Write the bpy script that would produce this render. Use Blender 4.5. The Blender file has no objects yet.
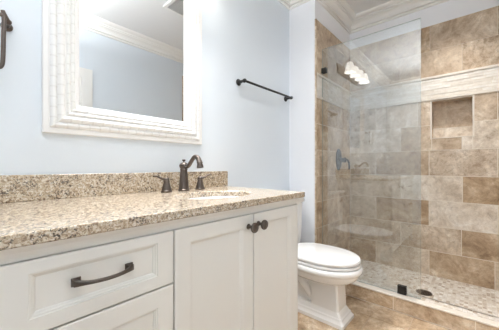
import bpy, bmesh, math, random
from mathutils import Vector, Matrix

S = bpy.context.scene
COL = S.collection
PI = math.pi

# ------------------------------------------------------------------ camera, light, exposure
H = 1.055
cam_d = bpy.data.cameras.new('camera')
cam = bpy.data.objects.new('camera', cam_d)
COL.objects.link(cam)
cam.location = (0, 0, H)
cam.rotation_euler = (math.radians(90), 0, math.radians(41.5293 - 90))
cam_d.sensor_fit = 'HORIZONTAL'
cam_d.sensor_width = 36
cam_d.lens = 257.646 * 36 / 499
cam_d.shift_y = 1.435 / 499
cam_d.clip_start = 0.02
S.camera = cam

S.view_settings.view_transform = 'Standard'
S.view_settings.look = 'None'
S.view_settings.gamma = 1
S.view_settings.use_curve_mapping = False
S.view_settings.exposure = 0.02
try:
    S.cycles.use_denoising = True
    S.cycles.use_adaptive_sampling = False
    S.cycles.max_bounces = 14
    S.cycles.diffuse_bounces = 8
    S.cycles.glossy_bounces = 6
    S.cycles.transparent_max_bounces = 16
    S.cycles.caustics_reflective = False
    S.cycles.caustics_refractive = False
    S.cycles.sample_clamp_indirect = 4
except Exception:
    pass

W = bpy.data.worlds.new('daylight')
S.world = W
W.use_nodes = True
W.node_tree.nodes['Background'].inputs[0].default_value = (0.80, 0.90, 1.0, 1)
W.node_tree.nodes['Background'].inputs[1].default_value = 1.5


def downlight(name, loc, power, color, cone=118):
    d = bpy.data.lights.new(name, 'SPOT')
    d.spot_size = math.radians(cone)
    d.spot_blend = 1.0
    d.shadow_soft_size = 0.06
    d.energy = power
    d.color = color
    o = bpy.data.objects.new(name, d)
    o.location = loc
    COL.objects.link(o)
    return o


def area(name, loc, rot, sx, sy, power, color):
    d = bpy.data.lights.new(name, 'AREA')
    d.shape = 'RECTANGLE'
    d.size, d.size_y = sx, sy
    d.energy = power
    d.color = color
    o = bpy.data.objects.new(name, d)
    o.location = loc
    o.rotation_euler = rot
    COL.objects.link(o)
    return o


# added uplight, fills the room off the ceiling (its bowl is built further down)
LX, LY = 0.02, 0.24
area('added_fill_uplight', (LX, LY, 2.30), (math.radians(180), 0, 0), 0.34, 0.34, 84, (0.95, 0.975, 1.0))
VANITY_EMIT = 3.2
VANITY_POWER = 44.0
CAN_POWER = 100.0
ROOM_CAN_POWER = 24.0

# ------------------------------------------------------------------ helpers


def finish(name, bm, mats, parent=None, smooth=False, recalc=True):
    if recalc:
        bmesh.ops.recalc_face_normals(bm, faces=bm.faces[:])
    me = bpy.data.meshes.new(name)
    bm.to_mesh(me)
    bm.free()
    if not isinstance(mats, (list, tuple)):
        mats = [mats]
    for m in mats:
        me.materials.append(m)
    if smooth:
        me.polygons.foreach_set('use_smooth', [True] * len(me.polygons))
        try:
            me.set_sharp_from_angle(angle=math.radians(40))
        except Exception:
            pass
    o = bpy.data.objects.new(name, me)
    COL.objects.link(o)
    if parent is not None:
        o.parent = parent
    return o


def empty(name, loc=(0, 0, 0)):
    o = bpy.data.objects.new(name, None)
    o.location = loc
    o.empty_display_size = 0.05
    COL.objects.link(o)
    return o


def tag(o, label=None, cat=None, group=None, kind=None):
    if label: o['label'] = label
    if cat: o['category'] = cat
    if group: o['group'] = group
    if kind: o['kind'] = kind
    return o


def box(bm, x0, x1, y0, y1, z0, z1, mi=0):
    vs = [bm.verts.new((x, y, z)) for z in (z0, z1) for y in (y0, y1) for x in (x0, x1)]
    fs = []
    for idx in ((0, 2, 3, 1), (4, 5, 7, 6), (0, 1, 5, 4), (2, 6, 7, 3), (0, 4, 6, 2), (1, 3, 7, 5)):
        f = bm.faces.new([vs[i] for i in idx])
        f.material_index = mi
        fs.append(f)
    return fs


def bevel_all(bm, w, seg=2):
    bmesh.ops.bevel(bm, geom=bm.edges[:], offset=w, segments=seg, affect='EDGES', profile=0.5)


def loft(bm, rings, cap0=True, cap1=True, closed=True, mi=0):
    R = [[bm.verts.new(p) for p in r] for r in rings]
    n = len(R[0])
    for a, b in zip(R, R[1:]):
        for i in range(n if closed else n - 1):
            j = (i + 1) % n
            f = bm.faces.new((a[i], a[j], b[j], b[i]))
            f.material_index = mi
    if cap0: bm.faces.new(list(reversed(R[0]))).material_index = mi
    if cap1: bm.faces.new(R[-1]).material_index = mi
    return R


def lathe(bm, prof, origin, axis='Z', n=28, mi=0):
    """prof: (radius, height along axis)"""
    o = Vector(origin)
    ax = Vector({'Z': (0, 0, 1), 'Y': (0, 1, 0), '-Y': (0, -1, 0), 'X': (1, 0, 0), '-X': (-1, 0, 0), '-Z': (0, 0, -1)}[axis]) if isinstance(axis, str) else Vector(axis).normalized()
    u = ax.orthogonal().normalized()
    v = ax.cross(u)
    rings = []
    for r, h in prof:
        r = max(r, 1e-4)
        rings.append([o + ax * h + (u * math.cos(2 * PI * i / n) + v * math.sin(2 * PI * i / n)) * r for i in range(n)])
    loft(bm, rings, mi=mi)


def catmull(pts, sub=6):
    P = [Vector(p) for p in pts]
    out = []
    for i in range(len(P) - 1):
        p0 = P[max(i - 1, 0)]; p1 = P[i]; p2 = P[i + 1]; p3 = P[min(i + 2, len(P) - 1)]
        for k in range(sub):
            t = k / sub
            out.append(0.5 * ((2 * p1) + (p2 - p0) * t + (2 * p0 - 5 * p1 + 4 * p2 - p3) * t * t + (-p0 + 3 * p1 - 3 * p2 + p3) * t ** 3))
    out.append(P[-1].copy())
    return out


def tube(bm, pts, radii, n=14, up=(0, 0, 1), sx=1.0, sy=1.0, square=False):
    """sweep along pts; radii per point; sx scales the sideways axis, sy the up axis"""
    P = [Vector(p) for p in pts]
    if not hasattr(radii, '__len__'):
        radii = [radii] * len(P)
    rings = []
    upv = Vector(up)
    for i, p in enumerate(P):
        t = (P[min(i + 1, len(P) - 1)] - P[max(i - 1, 0)]).normalized()
        s = t.cross(upv)
        if s.length < 1e-4: s = t.orthogonal()
        s.normalize()
        w = s.cross(t).normalized()
        upv = w
        r = radii[i]
        rx, ry = (r if isinstance(r, tuple) else (r * sx, r * sy))
        ring = []
        for k in range(n):
            a = 2 * PI * k / n
            c, q = math.cos(a), math.sin(a)
            if square:
                e = 0.35
                c = math.copysign(abs(c) ** e, c); q = math.copysign(abs(q) ** e, q)
            ring.append(p + s * c * rx + w * q * ry)
        rings.append(ring)
    loft(bm, rings)


def lerp_list(keys, n):
    out = []
    for i in range(n):
        t = i / (n - 1) * (len(keys) - 1)
        a = min(int(t), len(keys) - 2)
        f = t - a
        out.append(keys[a] * (1 - f) + keys[a + 1] * f)
    return out


def sweep(bm, poly, prof, closed=True, side=1, mi=0):
    """sweep profile (offset, z) along a horizontal polyline with mitred corners; side=1 offsets to the left of travel"""
    n = len(poly)
    P = [Vector((p[0], p[1])) for p in poly]

    def nrm(a, b):
        d = (b - a).normalized()
        return Vector((-d.y, d.x)) * side
    rings = []
    for i in range(n):
        if closed or 0 < i < n - 1:
            n1 = nrm(P[i - 1], P[i]); n2 = nrm(P[i], P[(i + 1) % n])
            m = (n1 + n2) / (1 + n1.dot(n2))
        elif i == 0:
            m = nrm(P[0], P[1])
        else:
            m = nrm(P[-2], P[-1])
        rings.append([bm.verts.new((P[i].x + m.x * o, P[i].y + m.y * o, z)) for o, z in prof])
    k = len(prof)
    for i in range(n if closed else n - 1):
        a, b = rings[i], rings[(i + 1) % n]
        for j in range(k - 1):
            bm.faces.new((a[j], a[j + 1], b[j + 1], b[j])).material_index = mi
    if not closed:
        bm.faces.new(rings[0]); bm.faces.new(rings[-1])


# ------------------------------------------------------------------ materials
def srgb(r, g, b):
    f = lambda c: (c / 255 / 12.92) if c / 255 <= 0.04045 else ((c / 255 + 0.055) / 1.055) ** 2.4
    return (f(r), f(g), f(b), 1)


class NT:
    def __init__(self, name):
        self.m = bpy.data.materials.new(name)
        self.m.use_nodes = True
        self.t = self.m.node_tree
        self.b = self.t.nodes['Principled BSDF']
        self.out = self.t.nodes['Material Output']

    def n(self, typ, **kw):
        nd = self.t.nodes.new(typ)
        for k, v in kw.items():
            if k.startswith('i_'):
                key = k[2:]
                key = int(key) if key.isdigit() else key
                nd.inputs[key].default_value = v
            else:
                setattr(nd, k, v)
        return nd

    def l(self, a, b):
        self.t.links.new(a, b)

    def ramp(self, stops, interp='LINEAR'):
        nd = self.t.nodes.new('ShaderNodeValToRGB')
        cr = nd.color_ramp
        cr.interpolation = interp
        while len(cr.elements) > 1: cr.elements.remove(cr.elements[-1])
        cr.elements[0].position = stops[0][0]; cr.elements[0].color = stops[0][1]
        for p, c in stops[1:]:
            e = cr.elements.new(p); e.color = c
        return nd

    def mixc(self, fac, a, b, blend='MIX'):
        nd = self.t.nodes.new('ShaderNodeMix')
        nd.data_type = 'RGBA'; nd.blend_type = blend
        for sock, v in ((nd.inputs[0], fac), (nd.inputs[6], a), (nd.inputs[7], b)):
            if hasattr(v, 'is_linked'): self.l(v, sock)
            else: sock.default_value = v
        return nd.outputs[2]

    def base(self, sock): self.l(sock, self.b.inputs['Base Color'])

    def bump(self, height, strength=0.2, dist=0.01):
        nd = self.n('ShaderNodeBump'); nd.inputs['Strength'].default_value = strength; nd.inputs['Distance'].default_value = dist
        self.l(height, nd.inputs['Height']); self.l(nd.outputs[0], self.b.inputs['Normal'])


def plain(name, col, rough=0.5, metal=0.0, spec=0.5, noise=0.03, scale=6.0, coat=0.0, bump=0.0):
    k = NT(name)
    k.b.inputs['Roughness'].default_value = rough
    k.b.inputs['Metallic'].default_value = metal
    k.b.inputs['Specular IOR Level'].default_value = spec
    k.b.inputs['Coat Weight'].default_value = coat
    tc = k.n('ShaderNodeTexCoord')
    ns = k.n('ShaderNodeTexNoise', i_Scale=scale, i_Detail=4.0)
    k.l(tc.outputs['Object'], ns.inputs['Vector'])
    dark = tuple(c * (1 - noise) for c in col[:3]) + (1,)
    lite = tuple(min(1, c * (1 + noise)) for c in col[:3]) + (1,)
    k.base(k.mixc(ns.outputs['Fac'], dark, lite))
    if bump:
        n2 = k.n('ShaderNodeTexNoise', i_Scale=180.0, i_Detail=3.0)
        k.l(tc.outputs['Object'], n2.inputs['Vector'])
        k.bump(n2.outputs['Fac'], bump, 0.002)
    return k.m


M = {}
M['wall'] = plain('pale_blue_wall_paint', (0.70, 0.755, 0.81), 0.6, noise=0.012, scale=1.5, bump=0.06)
M['white_lit_wall'] = plain('white_lit_wall_paint', (0.86, 0.875, 0.91), 0.6, noise=0.012, scale=1.5, bump=0.05)  # white upper wall; on the return wall it paints in bright light
M['ceiling'] = plain('ceiling_paint', (0.76, 0.765, 0.77), 0.75, noise=0.01, scale=2, bump=0.05)
M['trim'] = plain('cream_trim_paint', (0.83, 0.82, 0.795), 0.38, noise=0.01)
M['cabinet'] = plain('cabinet_paint', (0.735, 0.73, 0.70), 0.42, noise=0.012, scale=3)
M['gap'] = plain('cabinet_gap', (0.30, 0.27, 0.22), 0.7)
M['bronze'] = plain('oil_rubbed_bronze', (0.095, 0.078, 0.067), 0.34, metal=0.75, noise=0.25, scale=60)
M['faucet'] = plain('brushed_bronze', (0.105, 0.085, 0.073), 0.30, metal=0.8, noise=0.2, scale=60)
M['black'] = plain('black_metal', (0.018, 0.017, 0.016), 0.4, metal=0.4)
M['nickel'] = plain('aged_nickel', (0.16, 0.145, 0.13), 0.3, metal=0.85, noise=0.1)
M['porcelain'] = plain('white_porcelain', (0.84, 0.845, 0.845), 0.08, noise=0.004, coat=0.6)
M['grout'] = plain('cream_grout', (0.76, 0.70, 0.61), 0.85, noise=0.08, scale=40)
M['band_joint'] = plain('band_joint', (0.27, 0.22, 0.17), 0.9)
M['floor_grout'] = plain('tan_floor_grout', (0.46, 0.37, 0.28), 0.85, noise=0.08, scale=40)
M['pencil'] = plain('cream_stone_pencil', (0.72, 0.665, 0.59), 0.4, noise=0.10, scale=25)
M['vent'] = plain('white_vent_enamel', (0.78, 0.78, 0.77), 0.4)
M['vent_dark'] = plain('vent_backing', (0.55, 0.55, 0.55), 0.8)


def travertine():
    k = NT('travertine_tile')
    at = k.n('ShaderNodeAttribute', attribute_name='tone')
    sep = k.n('ShaderNodeSeparateColor'); k.l(at.outputs['Color'], sep.inputs[0])
    tc = k.n('ShaderNodeTexCoord')
    off = k.n('ShaderNodeVectorMath', operation='MULTIPLY_ADD')
    k.l(at.outputs['Color'], off.inputs[0])
    off.inputs[1].default_value = (0, 0, 0)
    comb = k.n('ShaderNodeCombineXYZ')
    m1 = k.n('ShaderNodeMath', operation='MULTIPLY', i_1=37.0); k.l(sep.outputs[1], m1.inputs[0])
    m2 = k.n('ShaderNodeMath', operation='MULTIPLY', i_1=-23.0); k.l(sep.outputs[1], m2.inputs[0])
    k.l(m1.outputs[0], comb.inputs[0]); k.l(m2.outputs[0], comb.inputs[1]); k.l(m1.outputs[0], comb.inputs[2])
    add = k.n('ShaderNodeVectorMath', operation='ADD'); k.l(tc.outputs['Object'], add.inputs[0]); k.l(comb.outputs[0], add.inputs[1])
    vec = add.outputs[0]
    big = k.n('ShaderNodeTexNoise', i_Scale=5.5, i_Detail=12.0, i_Roughness=0.74, i_Distortion=0.5)
    fine = k.n('ShaderNodeTexNoise', i_Scale=24.0, i_Detail=10.0, i_Roughness=0.82, i_Distortion=0.4)
    pit = k.n('ShaderNodeTexNoise', i_Scale=22.0, i_Detail=9.0, i_Roughness=0.8, i_Distortion=0.5)
    for q in (big, fine, pit): k.l(vec, q.inputs['Vector'])
    light = k.ramp([(0.34, (0.50, 0.40, 0.305, 1)), (0.44, (0.65, 0.565, 0.465, 1)), (0.54, (0.76, 0.695, 0.61, 1)), (0.64, (0.88, 0.84, 0.785, 1))])
    dark = k.ramp([(0.33, (0.22, 0.14, 0.08, 1)), (0.42, (0.37, 0.255, 0.155, 1)), (0.52, (0.49, 0.36, 0.235, 1)), (0.60, (0.61, 0.49, 0.355, 1)), (0.68, (0.82, 0.74, 0.63, 1))])
    k.l(big.outputs['Fac'], light.inputs[0]); k.l(big.outputs['Fac'], dark.inputs[0])
    c = k.mixc(sep.outputs[0], light.outputs[0], dark.outputs[0])
    fr = k.ramp([(0.34, (0.58, 0.53, 0.48, 1)), (0.45, (0.93, 0.92, 0.91, 1)), (0.54, (1.04, 1.04, 1.04, 1)), (0.66, (1.24, 1.26, 1.28, 1))])
    k.l(fine.outputs['Fac'], fr.inputs[0])
    c = k.mixc(0.9, c, fr.outputs[0], 'MULTIPLY')
    # pits and veins, stronger where the tile's third channel is high
    vr = k.ramp([(0.40, (0.7, 0.7, 0.7, 1)), (0.52, (0, 0, 0, 1))])
    k.l(pit.outputs['Fac'], vr.inputs[0])
    br = k.ramp([(0.42, (0, 0, 0, 1)), (0.58, (1, 1, 1, 1))])
    k.l(fine.outputs['Fac'], br.inputs[0])
    mm = k.n('ShaderNodeMath', operation='MULTIPLY'); k.l(vr.outputs[0], mm.inputs[0]); k.l(sep.outputs[2], mm.inputs[1])
    c = k.mixc(mm.outputs[0], c, (0.19, 0.115, 0.06, 1))
    k.base(c)
    k.b.inputs['Roughness'].default_value = 0.42
    k.b.inputs['Specular IOR Level'].default_value = 0.35
    k.bump(fine.outputs['Fac'], 0.08, 0.003)
    return k.m


M['tile'] = travertine()


def granite():
    k = NT('speckled_granite')
    tc = k.n('ShaderNodeTexCoord')
    vec = tc.outputs['Object']
    a = k.n('ShaderNodeTexNoise', i_Scale=130.0, i_Detail=3.0, i_Roughness=0.6, i_Distortion=0.8); k.l(vec, a.inputs['Vector'])
    r = k.ramp([(0.32, (0.085, 0.058, 0.04, 1)), (0.41, (0.29, 0.21, 0.14, 1)), (0.48, (0.43, 0.345, 0.245, 1)), (0.56, (0.535, 0.465, 0.365, 1)), (0.64, (0.66, 0.615, 0.54, 1))])
    k.l(a.outputs['Fac'], r.inputs[0])
    # dark mica flecks, gathered in loose clusters
    v = k.n('ShaderNodeTexNoise', i_Scale=185.0, i_Detail=1.5, i_Roughness=0.5, i_Distortion=1.0); k.l(vec, v.inputs['Vector'])
    cl = k.n('ShaderNodeTexNoise', i_Scale=34.0, i_Detail=3.0, i_Roughness=0.6); k.l(vec, cl.inputs['Vector'])
    su = k.n('ShaderNodeMath', operation='MULTIPLY_ADD', i_1=0.70); k.l(cl.outputs['Fac'], su.inputs[0]); k.l(v.outputs['Fac'], su.inputs[2])
    fr = k.ramp([(0.950, (0, 0, 0, 1)), (1.0, (0.9, 0.9, 0.9, 1))])
    k.l(su.outputs[0], fr.inputs[0])
    c = k.mixc(fr.outputs[0], r.outputs[0], (0.035, 0.028, 0.026, 1))
    k.base(c)
    k.b.inputs['Roughness'].default_value = 0.22
    k.b.inputs['IOR'].default_value = 1.5
    k.b.inputs['Coat Weight'].default_value = 0.35
    k.b.inputs['Coat IOR'].default_value = 1.5
    k.b.inputs['Coat Roughness'].default_value = 0.12
    return k.m


M['granite'] = granite()


def mosaic_floor():
    k = NT('stone_mosaic_floor')
    tc = k.n('ShaderNodeTexCoord')
    br = k.n('ShaderNodeTexBrick', offset=0.5)
    br.inputs['Scale'].default_value = 1.0
    br.inputs['Brick Width'].default_value = 0.034
    br.inputs['Row Height'].default_value = 0.025
    br.inputs['Mortar Size'].default_value = 0.0022
    br.inputs['Mortar Smooth'].default_value = 0.2
    br.inputs['Color1'].default_value = (0, 0, 0, 1); br.inputs['Color2'].default_value = (1, 1, 1, 1); br.inputs['Mortar'].default_value = (0.5, 0.5, 0.5, 1)
    mp = k.n('ShaderNodeMapping'); mp.inputs['Rotation'].default_value = (0, 0, 0)
    k.l(tc.outputs['Object'], mp.inputs[0]); k.l(mp.outputs[0], br.inputs['Vector'])
    r = k.ramp([(0.0, (0.40, 0.32, 0.25, 1)), (0.2, (0.55, 0.475, 0.395, 1)), (0.45, (0.64, 0.585, 0.515, 1)), (0.75, (0.72, 0.68, 0.63, 1)), (1.0, (0.77, 0.745, 0.71, 1))])
    k.l(br.outputs['Color'], r.inputs[0])
    ns = k.n('ShaderNodeTexNoise', i_Scale=45.0, i_Detail=5.0); k.l(tc.outputs['Object'], ns.inputs['Vector'])
    rr = k.ramp([(0.3, (0.72, 0.68, 0.64, 1)), (0.6, (1.05, 1.05, 1.05, 1))]); k.l(ns.outputs['Fac'], rr.inputs[0])
    c = k.mixc(0.8, r.outputs[0], rr.outputs[0], 'MULTIPLY')
    c = k.mixc(br.outputs['Fac'], c, (0.62, 0.57, 0.50, 1))
    k.base(c)
    k.b.inputs['Roughness'].default_value = 0.45
    return k.m


M['mosaic'] = mosaic_floor()


def strip_stone():
    k = NT('cream_split_mosaic')
    at = k.n('ShaderNodeAttribute', attribute_name='tone')
    sep = k.n('ShaderNodeSeparateColor'); k.l(at.outputs['Color'], sep.inputs[0])
    tc = k.n('ShaderNodeTexCoord')
    ns = k.n('ShaderNodeTexNoise', i_Scale=30.0, i_Detail=5.0); k.l(tc.outputs['Object'], ns.inputs['Vector'])
    c = k.mixc(sep.outputs[0], (0.84, 0.81, 0.76, 1), (0.70, 0.645, 0.57, 1))
    rr = k.ramp([(0.3, (0.86, 0.84, 0.82, 1)), (0.6, (1.04, 1.04, 1.04, 1))]); k.l(ns.outputs['Fac'], rr.inputs[0])
    k.base(k.mixc(0.8, c, rr.outputs[0], 'MULTIPLY'))
    k.b.inputs['Roughness'].default_value = 0.5
    k.bump(ns.outputs['Fac'], 0.15, 0.004)
    return k.m


M['strip'] = strip_stone()


def glass_panel():
    k = NT('shower_glass')
    t = k.t
    t.nodes.remove(k.b)
    tr = k.n('ShaderNodeBsdfTransparent'); tr.inputs[0].default_value = (0.90, 0.925, 0.935, 1)
    gl = k.n('ShaderNodeBsdfGlossy'); gl.inputs['Roughness'].default_value = 0.0; gl.inputs[0].default_value = (1, 1, 1, 1)
    lw = k.n('ShaderNodeLayerWeight'); lw.inputs['Blend'].default_value = 0.5
    p5 = k.n('ShaderNodeMath', operation='POWER', i_1=4.0); k.l(lw.outputs['Facing'], p5.inputs[0])
    fr = k.n('ShaderNodeMath', operation='MULTIPLY_ADD', i_1=0.88, i_2=0.105); k.l(p5.outputs[0], fr.inputs[0])
    # faint, patchy pale layer mixed over the pane
    df = k.n('ShaderNodeBsdfDiffuse'); df.inputs[0].default_value = (0.82, 0.86, 0.88, 1)
    tc = k.n('ShaderNodeTexCoord')
    ns = k.n('ShaderNodeTexNoise', i_Scale=3.0, i_Detail=4.0); k.l(tc.outputs['Object'], ns.inputs['Vector'])
    rm = k.ramp([(0.3, (0.012, 0.012, 0.012, 1)), (0.7, (0.035, 0.035, 0.035, 1))]); k.l(ns.outputs['Fac'], rm.inputs[0])
    m0 = k.n('ShaderNodeMixShader'); k.l(rm.outputs[0], m0.inputs[0]); k.l(tr.outputs[0], m0.inputs[1]); k.l(df.outputs[0], m0.inputs[2])
    mx = k.n('ShaderNodeMixShader'); k.l(fr.outputs[0], mx.inputs[0]); k.l(m0.outputs[0], mx.inputs[1]); k.l(gl.outputs[0], mx.inputs[2])
    k.l(mx.outputs[0], k.out.inputs[0])
    return k.m


M['glass'] = glass_panel()
M['glass_edge'] = plain('polished_glass_edge', (0.30, 0.38, 0.36), 0.15, noise=0.05)


def mirror_mat():
    k = NT('mirror_silver')
    k.b.inputs['Base Color'].default_value = (0.93, 0.945, 0.95, 1)
    k.b.inputs['Metallic'].default_value = 1.0
    k.b.inputs['Roughness'].default_value = 0.0
    return k.m


M['mirror'] = mirror_mat()


def frame_mat():
    k = NT('white_beaded_frame_paint')
    at = k.n('ShaderNodeAttribute', attribute_name='along')
    sep = k.n('ShaderNodeSeparateColor'); k.l(at.outputs['Color'], sep.inputs[0])
    # short bars notched across the reeds, each reed offset from the next
    fm = k.n('ShaderNodeMath', operation='MULTIPLY_ADD', i_1=24.0); k.l(sep.outputs[0], fm.inputs[0])
    ph = k.n('ShaderNodeMath', operation='MULTIPLY', i_1=7.31); k.l(sep.outputs[1], ph.inputs[0]); k.l(ph.outputs[0], fm.inputs[2])
    fr = k.n('ShaderNodeMath', operation='FRACT'); k.l(fm.outputs[0], fr.inputs[0])
    r = k.ramp([(0.0, (0, 0, 0, 1)), (0.05, (0, 0, 0, 1)), (0.13, (1, 1, 1, 1)), (0.92, (1, 1, 1, 1)), (1.0, (0, 0, 0, 1))])
    k.l(fr.outputs[0], r.inputs[0])
    tc = k.n('ShaderNodeTexCoord')
    ns = k.n('ShaderNodeTexNoise', i_Scale=40.0, i_Detail=4.0); k.l(tc.outputs['Object'], ns.inputs['Vector'])
    c = k.mixc(ns.outputs['Fac'], (0.82, 0.815, 0.805, 1), (0.85, 0.845, 0.84, 1))
    nt = k.mixc(r.outputs[0], (0.76, 0.75, 0.735, 1), c)
    k.base(k.mixc(sep.outputs[2], c, nt))
    mu = k.n('ShaderNodeMath', operation='MULTIPLY'); k.l(r.outputs[0], mu.inputs[0]); k.l(sep.outputs[2], mu.inputs[1])
    k.bump(mu.outputs[0], 0.10, 0.002)
    k.b.inputs['Roughness'].default_value = 0.4
    return k.m


M['frame'] = frame_mat()


def emit(name, col, st):
    k = NT(name)
    k.b.inputs['Base Color'].default_value = (0.9, 0.9, 0.88, 1)
    k.b.inputs['Emission Color'].default_value = col
    k.b.inputs['Emission Strength'].default_value = st
    return k.m


M['shade'] = emit('lit_frosted_shade', (1.0, 0.95, 0.88, 1), VANITY_EMIT)
M['lamp'] = emit('added_light_diffuser', (1.0, 0.97, 0.92, 1), 4.0)  # glow of the added ceiling fixtures

# ------------------------------------------------------------------ dimensions
YA = 1.319        # vanity wall
XW = 2.054        # short return wall
YW = 1.05         # tiled end wall of the shower
XB = 2.854        # long tiled wall of the shower
YO = -0.51        # wall opposite the vanity
XL = -1.15        # end wall
ZC = 2.645        # ceiling
ZT = 2.338        # top of tile
ZSH = 0.062       # shower floor
T = 0.12

# ------------------------------------------------------------------ structure


def structure(name, bm, mats, label=None, parent=None):
    o = finish(name, bm, mats, parent)
    tag(o, label, None, None, 'structure')
    return o


bm = bmesh.new()
box(bm, XL - T, XW + 0.2, YA, YA + T, 0, ZC)
structure('wall_left', bm, M['wall'], 'pale blue painted wall behind the vanity')
bm = bmesh.new()
box(bm, XW, XB + 0.02, YW + 0.009, YA, 0, ZC)
structure('wall_return', bm, M['white_lit_wall'], 'short pale wall return beside the shower, whitened to paint in bright light')  # white here stands in for bright light on pale blue paint
bm = bmesh.new()
NY0, NY1, NZ0, NZ1, ND = 0.031, 0.313, 1.312, 1.645, 0.092
X9 = XB + 0.009
box(bm, X9, X9 + T, NY1, YW + 0.3, 0, ZC)
box(bm, X9, X9 + T, YO - T, NY0, 0, ZC)
box(bm, X9, X9 + T, NY0, NY1, 0, NZ0)
box(bm, X9, X9 + T, NY0, NY1, NZ1, ZC)
box(bm, X9 + ND, X9 + T, NY0, NY1, NZ0, NZ1)
structure('wall_back', bm, M['white_lit_wall'], 'white painted upper wall over the shower tiles')
bm = bmesh.new()
box(bm, XL - T, XB + T, YO - T, YO, 0, ZC)
structure('wall_right', bm, M['wall'])
bm = bmesh.new()
box(bm, XL - T, XL, YO, YA, 0, ZC)
structure('wall_front', bm, M['wall'])
bm = bmesh.new()
box(bm, XL - T, XB + T, YO - T, YA + T, ZC, ZC + T)
structure('ceiling', bm, M['ceiling'], 'flat off-white ceiling')

# crown moulding: one mitred run round the room
CP = [(0.0, 2.515), (0.015, 2.515), (0.018, 2.522), (0.018, 2.530), (0.010, 2.534), (0.010, 2.538), (0.028, 2.540), (0.028, 2.551), (0.021, 2.553), (0.022, 2.563), (0.030, 2.577), (0.044, 2.588), (0.060, 2.593), (0.060, 2.601), (0.078, 2.602), (0.078, 2.611), (0.070, 2.613), (0.074, 2.618), (0.092, 2.621), (0.106, 2.629), (0.113, 2.640), (0.113, ZC)]
poly = [(XL, YO), (X9, YO), (X9, YW + 0.009), (XW, YW + 0.009), (XW, YA), (XL, YA)]
bm = bmesh.new()
sweep(bm, poly, CP, True, 1)
structure('trim_1', bm, M['trim'], 'stepped cream crown moulding running round the ceiling')
# baseboards
BP = [(0.0, 0.13), (0.008, 0.128), (0.014, 0.115), (0.015, 0.0)]
bm = bmesh.new()
sweep(bm, [(XW, YW + 0.02), (XW, YA), (1.23, YA)], BP, False, 1)
structure('baseboard_left', bm, M['trim'])
bm = bmesh.new()
sweep(bm, [(1.0, YO), (XW, YO)], BP, False, 1)
structure('baseboard_right', bm, M['trim'])

# door in the wall behind the camera (seen in the mirror)
bm = bmesh.new()
DX0, DX1, DZ = 0.06, 0.86, 1.995
box(bm, DX1, DX1 + 0.10, YO - 0.005, YO + 0.018, 0, DZ + 0.10)
box(bm, DX0 - 0.10, DX0, YO - 0.005, YO + 0.018, 0, DZ + 0.10)
box(bm, DX0, DX1, YO - 0.005, YO + 0.018, DZ, DZ + 0.10)
box(bm, DX1 + 0.01, DX1 + 0.09, YO, YO + 0.024, 0, DZ + 0.09)
box(bm, DX0, DX1, YO - 0.005, YO + 0.006, 0.01, DZ)
for (a, b) in ((0.16, 0.40), (0.52, 0.76)):
    for (c, d) in ((0.25, 0.95), (1.10, 1.90)):
        box(bm, a, b, YO, YO + 0.010, c, d)
structure('door_1', bm, M['trim'], 'white panelled door with casing, seen in the mirror')

# ------------------------------------------------------------------ tiles
rng = random.Random(7)


class Tiles:
    """tiles as slightly proud slabs, each with its own stone tone, over a grout bed"""

    def __init__(self, to3):
        self.bm = bmesh.new()
        self.lay = self.bm.loops.layers.float_color.new('tone')
        self.to3 = to3           # (u, z, d) -> xyz ; d = proud of the wall

    def slab(self, u0, u1, z0, z1, d0, d1, mi, tone):
        c = [self.bm.verts.new(self.to3(u, z, d)) for d in (d0, d1) for z in (z0, z1) for u in (u0, u1)]
        for idx in ((4, 5, 7, 6), (0, 1, 5, 4), (2, 6, 7, 3), (0, 4, 6, 2), (1, 3, 7, 5)):
            f = self.bm.faces.new([c[i] for i in idx]); f.material_index = mi
            for L in f.loops: L[self.lay] = tone

    def tile(self, u0, u1, z0, z1, tone, hole=None, g=0.0023):
        rects = [(u0, u1, z0, z1)]
        if hole:
            h0, h1, k0, k1 = hole
            out = []
            for (a, b, c, d) in rects:
                if b <= h0 or a >= h1 or d <= k0 or c >= k1:
                    out.append((a, b, c, d)); continue
                if a < h0: out.append((a, h0, c, d))
                if b > h1: out.append((h1, b, c, d))
                m0, m1 = max(a, h0), min(b, h1)
                if c < k0: out.append((m0, m1, c, k0))
                if d > k1: out.append((m0, m1, k1, d))
            rects = out
        for (a, b, c, d) in rects:
            if b - a < 0.006 or d - c < 0.006: continue
            self.slab(a + g, b - g, c + g, d - g, 0.004, 0.009, 0, tone)

    def bed(self, u0, u1, z0, z1, hole=None):
        rects = [(u0, u1, z0, z1)]
        if hole:
            h0, h1, k0, k1 = hole
            rects = [(u0, h0, z0, z1), (h1, u1, z0, z1), (h0, h1, z0, k0), (h0, h1, k1, z1)]
        for r in rects:
            self.slab(*r, 0.0, 0.0075, 1, (0.5, 0.5, 0, 1))

    def row(self, u0, u1, z0, z1, joints, tones, hole=None, g=0.0023):
        us = [u0] + sorted(j for j in joints if u0 < j < u1) + [u1]
        for i in range(len(us) - 1):
            key = round((us[i] + us[i + 1]) / 2, 2)
            t = tones[i] if tones and i < len(tones) and tones[i] is not None else (rng.uniform(0.25, 0.75), rng.uniform(0.0, 0.3))
            self.tile(us[i], us[i + 1], z0, z1, (t[0], rng.random(), t[1], 1), hole, g)


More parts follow.
